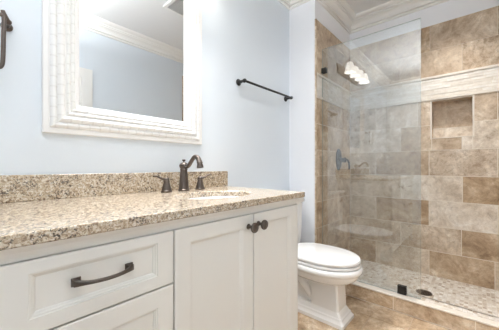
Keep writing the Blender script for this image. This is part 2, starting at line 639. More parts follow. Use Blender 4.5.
ROWS = [
    # z0, z1, joints along y on the long wall, tones from low y (right of photo) to high y (left): (dark 0..1, pits 0..1); lower left tones darkened to paint in weaker light
    (0.062, 0.288, [-0.104, 0.333, 0.785], [(0.55, .1), (0.90, .2), (0.50, .1), (0.95, .5)]),
    (0.288, 0.513, [-0.35, 0.104, 0.56], [(0.5, 0), (0.90, .35), (0.65, .45), (0.75, .2), (0.8, .3)]),
    (0.513, 0.7445, [-0.12, 0.333, 0.785], [(0.3, 0), (0.10, 0), (0.95, .4), (0.55, .2)]),
    (0.7445, 0.970, [-0.36, 0.097, 0.56], [(0.4, 0), (1.0, .45), (0.12, .0), (0.55, .2), (0.45, 0.1)]),
    (0.970, 1.200, [-0.12, 0.333, 0.785], [(0.3, .2), (0.50, .6), (0.75, .3), (0.5, 0.1)]),
    (1.200, 1.430, [-0.36, 0.10, 0.56], [(0.1, 0), (0.20, 0), (0.72, .1), (0.15, 0), (0.25, 0)]),
    (1.430, 1.657, [-0.12, 0.42, 0.785], [(0.7, .2), (0.70, .1), (0.30, 0), (0.3, 0)]),
    (1.872, 2.105, [-0.36, 0.10, 0.56], [(0.7, .3), (0.78, .9), (0.72, .2), (0.75, .1), (0.8, .1)]),
    (2.105, 2.338, [-0.12, 0.326, 0.785], [(0.6, .1), (0.70, .2), (1.0, .3), (0.75, .1)]),
]
HOLE = (NY0, NY1, NZ0, NZ1)


def accent(tl, u0, u1, z0, z1):
    """light pencil, rows of narrow split stone, light pencil -- all on one wall"""
    b = Tiles(tl.to3)
    b.slab(u0, u1, z0, z1, 0.0, 0.006, 1, (0.3, 0, 0, 1))
    b.slab(u0, u1, z0, z0 + 0.019, 0.0, 0.017, 2, (0.3, 0, 0, 1))
    b.slab(u0, u1, z1 - 0.019, z1, 0.0, 0.017, 2, (0.3, 0, 0, 1))
    n = 7
    zz0, zz1 = z0 + 0.021, z1 - 0.021
    hh = (zz1 - zz0) / n
    for i in range(n):
        u = u0 - rng.uniform(0, 0.1)
        while u < u1:
            L = rng.choice((0.06, 0.09, 0.12, 0.15, 0.19))
            a, e = max(u, u0), min(u + L, u1)
            if e - a > 0.008:
                b.slab(a + 0.002, e - 0.002, zz0 + i * hh + 0.002, zz0 + (i + 1) * hh - 0.002, 0.002, 0.0085 + rng.uniform(0, 0.0035), 0, (rng.random() ** 1.6, rng.random(), 0, 1))
            u += L
    return b


def tile_wall(name, to3, u0, u1, flip, hole, label):
    tl = Tiles(to3)
    tl.bed(u0, u1, ZSH - 0.06, ZT, hole)
    for (z0, z1, joints, tones) in ROWS:
        js, tn = flip(joints, tones)
        tl.row(u0, u1, z0, z1, js, tn, hole, 0.0010 if z0 > 1.8 else 0.0023)
    w = structure(name, tl.bm, [M['tile'], M['grout']], label)
    b = accent(tl, u0, u1, 1.657, 1.872)
    finish('mosaic_band', b.bm, [M['strip'], M['band_joint'], M['pencil']], w)
    return w


# long wall: u = y, wall surface at x = X9, proud towards -x
wl = tile_wall('wall_shower_back', lambda u, z, d: (X9 - d, u, z), YO + 0.009, YW, lambda j, t: (j, t), HOLE,
               'long travertine tiled shower wall with niche and cream mosaic band')
# tiled end wall on the vanity side: u = x, surface at y = YW+.009, proud towards -y
ltones = [(0.5, .1), (0.7, .2), (0.45, .1)]


def fl(j, t):
    k = 2.52 if abs(j[1] - 0.333) < 0.12 else 2.30
    return [k, k + 0.455], [(rng.uniform(.6, .95), rng.uniform(.1, .4)) for _ in range(3)]  # dark tones stand in for weaker light on the end wall


tile_wall('wall_shower_left', lambda u, z, d: (u, YW + 0.009 - d, z), XW + 0.012, XB, fl, None, 'narrow travertine tiled end wall of the shower')
tile_wall('wall_shower_right', lambda u, z, d: (u, YO + d, z), 2.112, XB, fl, None, 'tiled shower wall opposite the vanity side')
# rounded stone edge closing the tile on the outer corners
for nm, y0, y1, parent_y in (('trim_2', YW - 0.002, YW + 0.012, 1), ('trim_3', YO - 0.001, YO + 0.011, 0)):
    tl = Tiles(lambda u, z, d: ((XW + u) if parent_y else (2.100 + u), (YW + 0.011 - d) if parent_y else (YO + d), z))
    z = 0.0
    while z < ZT - 0.01:
        z2 = min(z + 0.2275, ZT)
        tl.slab(-0.001, 0.0125, z + 0.001, z2 - 0.001, 0, 0.013, 0, (rng.uniform(.6, .9), rng.random(), 0.1, 1))
        z = z2
    structure(nm, tl.bm, [M['tile'], M['grout']], 'narrow stone edging at the shower tile corner')

# niche lining and frame
tl = Tiles(lambda u, z, d: (X9 + ND - d, u, z))
tl.bed(NY0, NY1, NZ0, NZ1)
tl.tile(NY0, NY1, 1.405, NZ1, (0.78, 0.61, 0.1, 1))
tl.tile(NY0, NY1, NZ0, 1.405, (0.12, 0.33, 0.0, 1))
nb = tl


def quad(p, tone, mi=0):
    f = nb.bm.faces.new([nb.bm.verts.new(q) for q in p]); f.material_index = mi
    for L in f.loops: L[nb.lay] = tone


xa, xb = XB + 0.001, X9 + ND
e = 0.0005
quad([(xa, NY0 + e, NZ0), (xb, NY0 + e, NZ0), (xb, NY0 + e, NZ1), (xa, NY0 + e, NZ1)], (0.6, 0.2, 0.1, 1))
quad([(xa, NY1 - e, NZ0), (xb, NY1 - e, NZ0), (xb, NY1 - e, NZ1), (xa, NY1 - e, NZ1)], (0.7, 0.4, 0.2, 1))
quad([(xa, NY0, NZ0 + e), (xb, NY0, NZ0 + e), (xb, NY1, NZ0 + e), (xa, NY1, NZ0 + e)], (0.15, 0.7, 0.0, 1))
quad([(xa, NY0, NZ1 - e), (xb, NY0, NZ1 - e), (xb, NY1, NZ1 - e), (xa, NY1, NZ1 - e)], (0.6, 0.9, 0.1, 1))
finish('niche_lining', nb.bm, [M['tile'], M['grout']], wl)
bm = bmesh.new()
w_ = 0.011
for (a, b, c, d) in ((NY0 - w_, NY0 + 0.001, NZ0 - w_, NZ1 + w_), (NY1 - 0.001, NY1 + w_, NZ0 - w_, NZ1 + w_), (NY0, NY1, NZ0 - 0.005, NZ0 + 0.001), (NY0, NY1, NZ1 - 0.001, NZ1 + 0.006)):
    box(bm, XB - 0.002, XB + 0.012, a, b, c, d)
finish('niche_frame', bm, M['pencil'], wl)

# floor: one slab with tiles laid on it
FX1 = 2.11
tl = Tiles(lambda u, z, d: (u, z, d - 0.009))
tl.slab(XL, XB + 0.1, YO, YA, -0.11, 0.007, 1, (0.5, 0.5, 0, 1))
fs = 0.457
i = 0
x = FX1 - 0.19 - 7 * fs
xs = []
while x < FX1:
    xs.append(x); x += fs
ys = [YO - 0.07 + fs * k for k in range(6)]
for i, x in enumerate(xs):
    sh = 0.0 if i % 2 == 0 else fs / 2
    for y in [YO - fs + sh + 0.16 + fs * k for k in range(6)]:
        a, b, c, d = max(x, XL), min(x + fs, FX1), max(y, YO), min(y + fs, YA)
        if b - a > 0.01 and d - c > 0.01:
            tl.tile(a, b, c, d, (rng.uniform(0.92, 1.0), rng.random(), rng.uniform(0.25, 0.55), 1), g=0.002)
structure('floor', tl.bm, [M['tile'], M['floor_grout']], 'brown travertine floor tiles')
# shower floor
bm = bmesh.new()
box(bm, 2.20, X9, YO, YW + 0.009, 0.0, ZSH)
structure('floor_shower', bm, M['mosaic'], 'small stone mosaic floor inside the shower')
# curb
CZ = 0.114
tl = Tiles(lambda u, z, d: (2.119 - d, u, z))
tl.slab(YO, YW + 0.009, 0, CZ - 0.004, -0.11, 0.0075, 1, (0.5, 0.5, 0, 1))
for (a, b, t) in ((-0.51, 0.01, 0.86), (0.01, 0.463, 0.84), (0.463, 0.92, 0.95), (0.92, 1.05, 0.85)):
    tl.tile(a, b, 0.003, CZ - 0.012, (t, rng.random(), 0.15 if t < .75 else 0.3, 1))
cu = structure('trim_4', tl.bm, [M['tile'], M['grout']], 'low travertine curb along the front of the shower')
bm = bmesh.new()
box(bm, 2.104, 2.162, YO, YW, CZ - 0.012, CZ)
bevel_all(bm, 0.003, 2)
finish('curb_edge_strip', bm, M['pencil'], cu)
bm = bmesh.new()
box(bm, 2.162, 2.232, YO, YW, CZ - 0.012, CZ - 0.001)
box(bm, 2.222, 2.232, YO, YW, ZSH, CZ - 0.001)
finish('curb_top', bm, M['mosaic'], cu)

# ------------------------------------------------------------------ vanity
VX0, VX1, VYF, VYB = 0.012, 1.172, 0.702, YA
CT0, CT1 = 0.893, 0.921
van = tag(empty('vanity_cabinet', (0.61, 1.01, 0)), 'white vanity cabinet with paired doors and drawers under the granite counter', 'cabinet')


def P(o, par):
    """parent keeping world coordinates for meshes built in world space"""
    o.parent = par
    o.matrix_parent_inverse = Matrix.Translation(-Vector(par.matrix_basis.translation))
    return o


def part(name, bm, m, par, smooth=False):
    """mesh built in world space, hung under a (possibly nested) empty or mesh"""
    o = finish(name, bm, m, None, smooth)
    root = par
    off = Vector((0, 0, 0))
    while root is not None:
        off += root.matrix_basis.translation
        root = root.parent
    for v in o.data.vertices: v.co -= off
    o.parent = par
    return o


bm = bmesh.new()
FYF = VYF + 0.019      # face frame front
box(bm, VX0, VX0 + 0.018, FYF + 0.02, VYB - 0.002, 0.0, CT0)
box(bm, VX1 - 0.018, VX1, FYF, VYB - 0.002, 0.0, CT0)
box(bm, VX0, VX1, VYB - 0.012, VYB - 0.002, 0.0, CT0)
box(bm, VX0, VX1, FYF, VYB - 0.002, 0.09, 0.105)
box(bm, VX0, VX1, FYF + 0.06, FYF + 0.075, 0.0, 0.09)
for (a, b, c, d) in ((VX0, 0.05, 0.09, CT0), (1.150, VX1, 0.09, CT0), (0.425, 0.455, 0.09, CT0), (VX0, VX1, 0.84, CT0), (VX0, VX1, 0.09, 0.12), (0.05, 0.425, 0.67, 0.71), (0.05, 0.425, 0.38, 0.41)):
    box(bm, a, b, FYF, FYF + 0.02, c, d)
box(bm, 1.1685, VX1, VYF, FYF, 0.0, 0.858)
box(bm, VX0, 0.038, VYF, FYF, 0.0, 0.858)
part('body', bm, M['cabinet'], van)
bm = bmesh.new()
MPF = [(-0.010, 0.858), (-0.010, 0.8605), (-0.008, 0.8665), (-0.004, 0.8770), (0.001, 0.8850), (0.003, 0.8890), (0.004, 0.8895), (0.004, CT0 - 0.0005), (-0.004, CT0 - 0.0005)]
SIDE = [(0.001, 0.828), (0.003, 0.836), (0.008, 0.845), (0.018, 0.855), (0.032, 0.865), (0.048, 0.877), (0.056, 0.881), (0.056, CT0 - 0.0005), (-0.004, CT0 - 0.0005)]
FRO = [f_ for f_, _ in MPF]
loft(bm, [[(VX0, VYF - f_, z_) for f_, z_ in MPF], [(VX1 - 0.003, VYF - f_, z_) for f_, z_ in MPF],
          [(VX1 + sd, VYF - min(f_, 0.0205 if sd > 0.04 else f_), z_) for (sd, z_), f_ in zip(SIDE, FRO)], [(VX1 + sd, VYB - 0.003, z_) for sd, z_ in SIDE]])
part('cornice_moulding', bm, M['cabinet'], van)


def front(name, x0, x1, z0, z1, px0, px1, pz0, pz1):
    """framed front: flat frame, stepped bead, recessed panel (outer faces towards -y)"""
    bm = bmesh.new()
    yf = VYF

    def ring(a, b, c, d, y): return [(a, y, c), (b, y, c), (b, y, d), (a, y, d)]
    rings = [ring(x0, x1, z0, z1, FYF - 0.001), ring(x0, x1, z0, z1, yf + 0.002), ring(x0 + .002, x1 - .002, z0 + .002, z1 - .002, yf)]
    for (o, y) in ((-0.001, 0.0), (0.0, 0.0022), (0.004, 0.0028), (0.0055, 0.0050), (0.0095, 0.0066), (0.011, 0.0090)):
        rings.append(ring(px0 + o, px1 - o, pz0 + o, pz1 - o, yf + y))
    loft(bm, rings, True, True)
    return part(name, bm, M['cabinet'], van)


d1 = front('drawer', 0.041, 0.4395, 0.6975, 0.8565, 0.098, 0.386, 0.734, 0.829)
tag(d1, 'top drawer front with a bronze bar pull')
d2 = front('drawer', 0.041, 0.4395, 0.400, 0.6925, 0.098, 0.387, 0.455, 0.640)
d3 = front('drawer', 0.041, 0.4395, 0.103, 0.395, 0.098, 0.387, 0.155, 0.342)
o1 = front('door', 0.4445, 0.8165, 0.103, 0.8565, 0.501, 0.754, 0.160, 0.808)
o2 = front('door', 0.8215, 1.1665, 0.103, 0.8565, 0.880, 1.099, 0.160, 0.812)


def pull(par, zc, xc=0.2425, half=0.0655):
    bm = bmesh.new()
    y0 = VYF
    pts, rad = [], []
    n = 25
    for i in range(n):
        t = -1 + 2 * i / (n - 1)
        bow = 0.026 * (1 - t * t) ** 0.8 + 0.010
        pts.append((xc + half * t, y0 - bow, zc))
        flare = abs(t) ** 5
        rad.append((0.0035 + 0.0012 * flare, 0.0040 + 0.0042 * flare))
    tube(bm, pts, rad, n=16, up=(0, 0, 1), square=True)
    for s in (-1, 1):
        xx = xc + s * half * 0.93
        rings = []
        for (y, hx, hz) in ((y0 + 0.001, 0.010, 0.0095), (y0 - 0.004, 0.0095, 0.009), (y0 - 0.009, 0.007, 0.0075), (y0 - 0.016, 0.0055, 0.006)):
            rings.append([(xx - hx, y, zc - hz), (xx + hx, y, zc - hz), (xx + hx, y, zc + hz), (xx - hx, y, zc + hz)])
        loft(bm, rings)
    return part('pull', bm, M['bronze'], par, True)


for d_, z_ in ((d1, 0.786), (d2, 0.60), (d3, 0.30)):
    if d_ is d1:
        pull(d_, z_)
    else:
        pull(d_, 0.548 if d_ is d2 else 0.25)


def knob(par, x, z):
    bm = bmesh.new()
    lathe(bm, [(0.0115, 0.0), (0.0115, 0.003), (0.0075, 0.006), (0.0065, 0.016), (0.008, 0.023), (0.0155, 0.0275), (0.0200, 0.0315), (0.0210, 0.0355), (0.0192, 0.0395), (0.0165, 0.0400), (0.0150, 0.0387), (0.0125, 0.0405), (0.005, 0.0423), (0.0, 0.0426)], (x, VYF + 0.001, z), '-Y', 28)
    return part('knob', bm, M['bronze'], par, True)


knob(o1, 0.786, 0.809)
knob(o2, 0.849, 0.811)

# ------------------------------------------------------------------ countertop (slab with an oval cut-out) and backsplash
CX0, CX1, CYF, CYB = 0.0, 1.214, 0.684, YA
SX, SY, SA, SB = 0.815, 0.950, 0.205, 0.150
top = tag(empty('countertop', (0.61, 1.0, CT0)), 'speckled beige granite countertop slab on the white vanity', 'countertop')
bm = bmesh.new()
N = 72


def rect_pt(a):
    dx, dy = math.cos(a), math.sin(a)
    ts = []
    if dx > 1e-9: ts.append((CX1 - SX) / dx)
    if dx < -1e-9: ts.append((CX0 - SX) / dx)
    if dy > 1e-9: ts.append((CYB - SY) / dy)
    if dy < -1e-9: ts.append((CYF - SY) / dy)
    t = min(ts)
    return (SX + dx * t, SY + dy * t)


angs = sorted(set([2 * PI * i / N for i in range(N)] + [math.atan2(cy - SY, cx - SX) % (2 * PI) for cx in (CX0, CX1) for cy in (CYF, CYB)]))
outer = [rect_pt(a) for a in angs]
inner = [(SX + SA * math.cos(a), SY + SB * math.sin(a)) for a in angs]
r_ = 0.003
shr = lambda p, q: (min(max(p[0], CX0 + q), CX1 - q), min(max(p[1], CYF + q), CYB - q))
rings = [[(x, y, CT0) for x, y in inner], [(x, y, CT0) for x, y in [shr(p, r_) for p in outer]], [(x, y, CT0 + r_) for x, y in outer], [(x, y, CT1 - r_) for x, y in outer],
         [(x, y, CT1 - r_ * .3) for x, y in [shr(p, r_ * .3) for p in outer]], [(x, y, CT1) for x, y in [shr(p, r_) for p in outer]],
         [(SX + (SA + .004) * math.cos(a), SY + (SB + .004) * math.sin(a), CT1) for a in angs], [(x, y, CT1 - 0.004) for x, y in inner], [(x, y, CT0) for x, y in inner]]
loft(bm, rings, False, False)
bmesh.ops.remove_doubles(bm, verts=bm.verts[:], dist=1e-5)
part('slab', bm, M['granite'], top)
bs = tag(empty('backsplash', (0.61, YA, CT1)), 'low speckled granite backsplash along the wall behind the faucet', 'backsplash')
bm = bmesh.new()
box(bm, CX0, 1.240, 1.2985, YA - 0.0005, CT1 + 0.0003, 1.0226)
bevel_all(bm, 0.0015, 1)
part('splash_slab', bm, M['granite'], bs)

# sink
sk = tag(empty('sink_basin', (SX, SY, 0.74)), 'white oval undermount sink basin set below the granite', 'sink')
bm = bmesh.new()
rings = []
prof = [(1.06, 1.06, CT0 - 0.002), (1.00, 1.00, CT0 - 0.0015), (0.985, 0.985, CT0 - 0.012), (0.955, 0.95, 0.85), (0.88, 0.87, 0.81), (0.74, 0.72, 0.775), (0.52, 0.5, 0.755), (0.25, 0.25, 0.748), (0.10, 0.12, 0.746)]
for (a, b, z) in prof:
    rings.append([(SX + SA * a * math.cos(t), SY + SB * b * math.sin(t), z) for t in [2 * PI * i / 48 for i in range(48)]])
prof2 = [(0.10, 0.12, 0.735), (0.55, 0.55, 0.742), (0.80, 0.8, 0.765), (0.96, 0.96, 0.81), (1.02, 1.02, 0.85), (1.06, 1.06, CT0 - 0.012), (1.06, 1.06, CT0 - 0.002)]
for (a, b, z) in prof2:
    rings.append([(SX + SA * a * math.cos(t), SY + SB * b * math.sin(t), z) for t in [2 * PI * i / 48 for i in range(48)]])
loft(bm, rings, False, False)
bmesh.ops.remove_doubles(bm, verts=bm.verts[:], dist=1e-5)
part('basin', bm, M['porcelain'], sk, True)
bm = bmesh.new()
lathe(bm, [(0.021, 0), (0.021, 0.003), (0.016, 0.005), (0.014, 0.003), (0.0, 0.003)], (SX, SY, 0.746), 'Z', 24)
part('drain_plug', bm, M['faucet'], sk, True)

# ------------------------------------------------------------------ faucet
FYc = 1.212
fa = tag(empty('faucet', (0.823, FYc, CT1)), 'bronze widespread faucet with arched spout and two lever handles', 'faucet')
bm = bmesh.new()
fx = 0.823
lathe(bm, [(0.029, 0.0), (0.0305, 0.002), (0.0305, 0.008), (0.0275, 0.011), (0.0285, 0.016), (0.0265, 0.020), (0.0245, 0.045), (0.0215, 0.080), (0.0190, 0.108), (0.0185, 0.113), (0.0205, 0.116), (0.0205, 0.119), (0.018, 0.122), (0.021, 0.127), (0.0245, 0.134), (0.0245, 0.142), (0.021, 0.150), (0.013, 0.155), (0.008, 0.157), (0.0, 0.158)], (fx, FYc, CT1), 'Z', 32)
part('spout_column', bm, M['faucet'], fa, True)
bm = bmesh.new()
lathe(bm, [(0.004, 0), (0.004, 0.006), (0.0085, 0.009), (0.0095, 0.013), (0.0085, 0.016), (0.0, 0.017)], (fx, FYc, CT1 + 0.156), 'Z', 20)
part('lift_knob', bm, M['bronze'], fa, True)
bm = bmesh.new()
zz = CT1
pts = catmull([(fx, FYc - 0.004, zz + 0.141), (fx, FYc - 0.024, zz + 0.134), (fx, FYc - 0.046, zz + 0.140), (fx, FYc - 0.070, zz + 0.163), (fx, FYc - 0.096, zz + 0.183), (fx, FYc - 0.122, zz + 0.180), (fx, FYc - 0.137, zz + 0.162), (fx, FYc - 0.141, zz + 0.152)], 6)
tube(bm, pts, lerp_list([0.017, 0.0135, 0.0115, 0.0110, 0.0112, 0.0122, 0.0135, 0.0140], len(pts)), n=18, up=(1, 0, 0))
lathe(bm, [(0.0135, -0.004), (0.0155, 0.0), (0.0155, 0.003), (0.0135, 0.005), (0.0150, 0.012), (0.0175, 0.024), (0.0175, 0.028), (0.013, 0.028), (0.0, 0.024)], (fx, FYc - 0.1405, zz + 0.155), (0, -0.16, -1), 24)
part('spout', bm, M['faucet'], fa, True)
for hx, s in ((0.718, -1), (0.934, 1)):
    bm = bmesh.new()
    lathe(bm, [(0.0275, 0.0), (0.0285, 0.002), (0.0285, 0.007), (0.0255, 0.010), (0.0245, 0.015), (0.0205, 0.030), (0.0165, 0.045), (0.0145, 0.052), (0.0165, 0.055), (0.0165, 0.058), (0.0135, 0.060), (0.0140, 0.066), (0.0125, 0.072), (0.007, 0.076), (0.0, 0.077)], (hx, FYc, CT1), 'Z', 28)
    h = part('handle', bm, M['faucet'], fa, True)
    bm = bmesh.new()
    pts = catmull([(hx - s * 0.010, FYc, CT1 + 0.062), (hx + s * 0.012, FYc - 0.002, CT1 + 0.065), (hx + s * 0.035, FYc - 0.004, CT1 + 0.074), (hx + s * 0.056, FYc - 0.006, CT1 + 0.084), (hx + s * 0.078, FYc - 0.008, CT1 + 0.0855)], 5)
    tube(bm, pts, [(a, b) for a, b in zip(lerp_list([0.010, 0.0085, 0.007, 0.0075, 0.0050], len(pts)), lerp_list([0.009, 0.0070, 0.0050, 0.0045, 0.0030], len(pts)))], n=14)
    part('lever', bm, M['faucet'], h, True)

# ------------------------------------------------------------------ framed mirror
MX0, MX1, MZ0, MZ1 = 0.222, 1.018, 1.192, 2.175
mir = tag(empty('wall_mirror', ((MX0 + MX1) / 2, YA, MZ0)), 'rectangular mirror in a wide white reeded frame above the granite backsplash', 'mirror')
FW = 0.130
# profile: (inward distance, proud of wall, reed index, notched?)
fp = []


def arc_reed(a, b, base, hgt, idx):
    n = 6
    for i in range(n + 1):
        t = i / n
        fp.append((a + (b - a) * t, base + hgt * math.sin(PI * t), idx, 1))


fp += [(0.0, 0.0, 0, 0), (0.0, 0.017, 0, 0), (0.003, 0.020, 0, 0), (0.019, 0.021, 0, 0), (0.022, 0.018, 0, 0)]
arc_reed(0.023, 0.047, 0.021, 0.010, 1)
arc_reed(0.048, 0.074, 0.024, 0.011, 2)
fp += [(0.0755, 0.019, 0, 0), (0.0790, 0.019, 0, 0)]
arc_reed(0.080, 0.094, 0.021, 0.007, 3)
fp += [(0.0955, 0.016, 0, 0)]
arc_reed(0.097, 0.111, 0.017, 0.006, 4)
fp += [(0.112, 0.015, 0, 0), (0.114, 0.017, 0, 0), (0.122, 0.016, 0, 0), (FW, 0.008, 0, 0), (FW, 0.002, 0, 0)]
bm = bmesh.new()
lay = bm.loops.layers.float_color.new('along')
corners = [((MX0, MZ0), (1, 1)), ((MX1, MZ0), (-1, 1)), ((MX1, MZ1), (-1, -1)), ((MX0, MZ1), (1, -1))]
cr = [[(c[0] + s[0] * d, YA - h, c[1] + s[1] * d) for d, h, _, _ in fp] for c, s in corners]
for k in range(4):
    A, B = cr[k], cr[(k + 1) % 4]
    va = [bm.verts.new(p) for p in A]; vb = [bm.verts.new(p) for p in B]
    ax = 0 if k % 2 == 0 else 2
    for j in range(len(fp) - 1):
        f = bm.faces.new((va[j], va[j + 1], vb[j + 1], vb[j]))
        flag = 1.0 if fp[j][3] and fp[j + 1][3] else 0.0
        for L in f.loops:
            L[lay] = (L.vert.co[ax], fp[j][2] / 10.0 + k * 0.37, flag, 1)
part('frame', bm, M['frame'], mir, True)
bm = bmesh.new()
g0 = FW - 0.004
box(bm, MX0 + g0, MX1 - g0, YA - 0.007, YA - 0.001, MZ0 + g0, MZ1 - g0)
part('mirror_glass', bm, M['mirror'], mir)

# ------------------------------------------------------------------ vanity light above the mirror (seen in the shower glass)
vl = tag(empty('vanity_light', (0.855, YA, 2.28)), 'four-shade vanity light above the mirror, seen reflected in the shower glass', 'light')
bm = bmesh.new()
box(bm, 0.50, 1.21, YA - 0.022, YA, 2.225, 2.345)
bevel_all(bm, 0.006, 2)
box(bm, 0.52, 1.19, YA - 0.028, YA - 0.02, 2.245, 2.325)
part('backplate', bm, M['nickel'], vl)
for i in range(4):
    x = 0.59 + i * 0.177
    y = YA - 0.135
    bm = bmesh.new()
    pts = catmull([(x, YA - 0.02, 2.285), (x, YA - 0.05, 2.300), (x, YA - 0.075, 2.345), (x, YA - 0.105, 2.378), (x, y, 2.372), (x, y, 2.350)], 6)
    tube(bm, pts, 0.006, n=10, up=(1, 0, 0))
    lathe(bm, [(0.018, 0), (0.018, 0.006), (0.010, 0.012)], (x, YA - 0.022, 2.285), '-Y', 18)
    part('arm', bm, M['nickel'], vl, True)
    bm = bmesh.new()
    lathe(bm, [(0.030, 0.0), (0.031, 0.012), (0.022, 0.022), (0.009, 0.028), (0.006, 0.045), (0.010, 0.052), (0.007, 0.062), (0.0, 0.068)], (x, y, 2.335), 'Z', 20)
    part('finial', bm, M['nickel'], vl, True)
    bm = bmesh.new()
    lathe(bm, [(0.029, 0.0), (0.036, -0.010), (0.043, -0.030), (0.050, -0.065), (0.058, -0.098), (0.068, -0.125), (0.066, -0.125), (0.055, -0.096), (0.047, -0.064), (0.038, -0.028), (0.02, -0.01), (0.0, -0.008)], (x, y, 2.345), 'Z', 28)
    part('lamp_shade', bm, M['shade'], vl, True)
    ld = bpy.data.lights.new('vanity_bulb', 'SPOT')
    ld.spot_size = math.radians(96)
    ld.spot_blend = 1.0
    ld.energy = VANITY_POWER
    ld.shadow_soft_size = 0.035
    ld.color = (1.0, 0.975, 0.96)
    lo = bpy.data.objects.new('vanity_bulb', ld)
    lo.location = (x, y, 2.214)
    lo.rotation_euler = (math.radians(-25), 0, 0)
    COL.objects.link(lo)

# added bowl lamp, unseen above and behind the frame, around the fill uplight
cl = tag(empty('added_fill_lamp', (LX, LY, ZC)), 'added semi-flush glass bowl lamp out of view, bouncing fill off the ceiling', 'light')
bm = bmesh.new()
lathe(bm, [(0.07, 0.0), (0.07, -0.012), (0.05, -0.025), (0.0, -0.026)], (LX, LY, ZC), 'Z', 32)
lathe(bm, [(0.008, -0.02), (0.008, -0.40), (0.016, -0.41), (0.016, -0.43), (0.0, -0.44)], (LX, LY, ZC), 'Z', 16)
part('stem', bm, M['nickel'], cl, True)
bm = bmesh.new()
lathe(bm, [(0.0, -0.415), (0.10, -0.408), (0.17, -0.385), (0.215, -0.345), (0.222, -0.335), (0.212, -0.337), (0.165, -0.375), (0.10, -0.397), (0.0, -0.403)], (LX, LY, ZC), 'Z', 40)
part('glass_bowl', bm, M['lamp'], cl, True)
# added can light, out of view, to brighten the shower tiles
rc = tag(empty('added_downlight', (2.44, 0.16, ZC)), 'small added ceiling light, out of view, brightening the shower', 'light')
bm = bmesh.new()
lathe(bm, [(0.075, -0.0005), (0.075, -0.006), (0.055, -0.008), (0.055, -0.002), (0.0, -0.002)], (2.44, 0.16, ZC), 'Z', 32)
part('trim_ring', bm, M['vent'], rc, True)
bm = bmesh.new()
lathe(bm, [(0.054, -0.003), (0.054, -0.005), (0.0, -0.005)], (2.44, 0.16, ZC), 'Z', 32)
part('lens', bm, M['lamp'], rc, True)
downlight('added_downlight_beam', (2.44, 0.16, ZC - 0.02), CAN_POWER, (1.0, 0.975, 0.94), 92)

rm = tag(empty('added_downlight', (1.80, 0.60, ZC)), 'small added ceiling light, out of view, filling the toilet corner', 'light')  # second added can light, fills the right half of the room
bm = bmesh.new()
lathe(bm, [(0.075, -0.0005), (0.075, -0.006), (0.055, -0.008), (0.055, -0.002), (0.0, -0.002)], (1.80, 0.60, ZC), 'Z', 32)
part('trim_ring', bm, M['vent'], rm, True)
bm = bmesh.new()
lathe(bm, [(0.054, -0.003), (0.054, -0.005), (0.0, -0.005)], (1.80, 0.60, ZC), 'Z', 32)
part('lens', bm, M['lamp'], rm, True)
downlight('added_downlight_beam', (1.80, 0.60, ZC - 0.02), ROOM_CAN_POWER, (1.0, 0.985, 0.96))

# ------------------------------------------------------------------ towel bar and towel ring


def wall_post(x, z, out, name, par, m):
    bm = bmesh.new()
    lathe(bm, [(0.024, 0), (0.025, 0.004), (0.022, 0.009), (0.014, 0.013), (0.011, 0.020), (0.0095, out - 0.018), (0.012, out - 0.012), (0.0145, out - 0.004), (0.0145, out + 0.006), (0.011, out + 0.012), (0.0, out + 0.013)], (x, YA, z), '-Y', 26)
    return part(name, bm, m, par, True)


tb = tag(empty('towel_bar', (1.67, YA, 1.674)), 'dark bronze towel bar on the pale blue wall right of the mirror', 'towel bar')
bx0, bx1, bz = 1.365, 1.985, 1.673
wall_post(bx0, bz, 0.062, 'post', tb, M['black'])
wall_post(bx1, bz, 0.062, 'post', tb, M['black'])
bm = bmesh.new()
tube(bm, [(bx0 - 0.012, YA - 0.062, bz), (bx1 + 0.012, YA - 0.062, bz)], 0.0085, n=18)
part('bar', bm, M['black'], tb, True)

tr = tag(empty('towel_ring', (0.121, YA, 1.575)), 'bronze towel ring on the wall left of the mirror', 'towel ring')
bm = bmesh.new()
lathe(bm, [(0.017, 0), (0.018, 0.003), (0.015, 0.008), (0.009, 0.011), (0.0075, 0.035), (0.010, 0.042), (0.010, 0.050), (0.0, 0.054)], (0.119, YA, 1.577), '-Y', 22)
part('post', bm, M['faucet'], tr, True)
bm = bmesh.new()
yr = YA - 0.062
pts = catmull([(-0.02, yr, 1.592), (0.05, yr, 1.592), (0.098, yr, 1.590), (0.1065, yr, 1.578), (0.1055, yr, 1.52), (0.104, yr, 1.44), (0.100, yr, 1.410), (0.086, yr, 1.402), (0.03, yr, 1.402), (-0.04, yr, 1.402), (-0.056, yr, 1.406), (-0.062, yr, 1.42), (-0.062, yr, 1.50), (-0.062, yr, 1.575), (-0.056, yr, 1.588), (-0.04, yr, 1.592), (-0.02, yr, 1.592)], 5)
tube(bm, pts, 0.0068, n=12, up=(0, 1, 0))
part('ring', bm, M['faucet'], tr, True)
bm = bmesh.new()
tube(bm, [(0.121, YA - 0.047, 1.576), (0.107, yr, 1.592), (0.103, yr - 0.002, 1.606)], [0.007, 0.0085, 0.006], n=14, up=(0, 1, 0))
part('hanger', bm, M['faucet'], tr, True)

# ------------------------------------------------------------------ shower glass, valve, drain
GX = 2.17
sg = tag(empty('shower_glass_panel', (GX, 0.68, CZ)), 'fixed clear glass shower panel standing on the travertine curb', 'glass panel')
bm = bmesh.new()
fs_ = box(bm, GX - 0.005, GX + 0.005, 0.301, 1.046, CZ + 0.002, 2.106)
for q in fs_[:4]: q.material_index = 1
part('pane', bm, [M['glass'], M['glass_edge']], sg)


def clip(y0, y1, z0, z1):
    bm = bmesh.new()
    box(bm, GX - 0.015, GX - 0.0052, y0, y1, z0, z1)
    box(bm, GX + 0.0052, GX + 0.015, y0, y1, z0, z1)
    bevel_all(bm, 0.0012, 1)
    tag(part('clip', bm, M['black'], sg), 'dark square glass clamp')


clip(1.004, 1.050, 1.889, 1.935)
clip(0.390, 0.446, CZ + 0.001, CZ + 0.062)

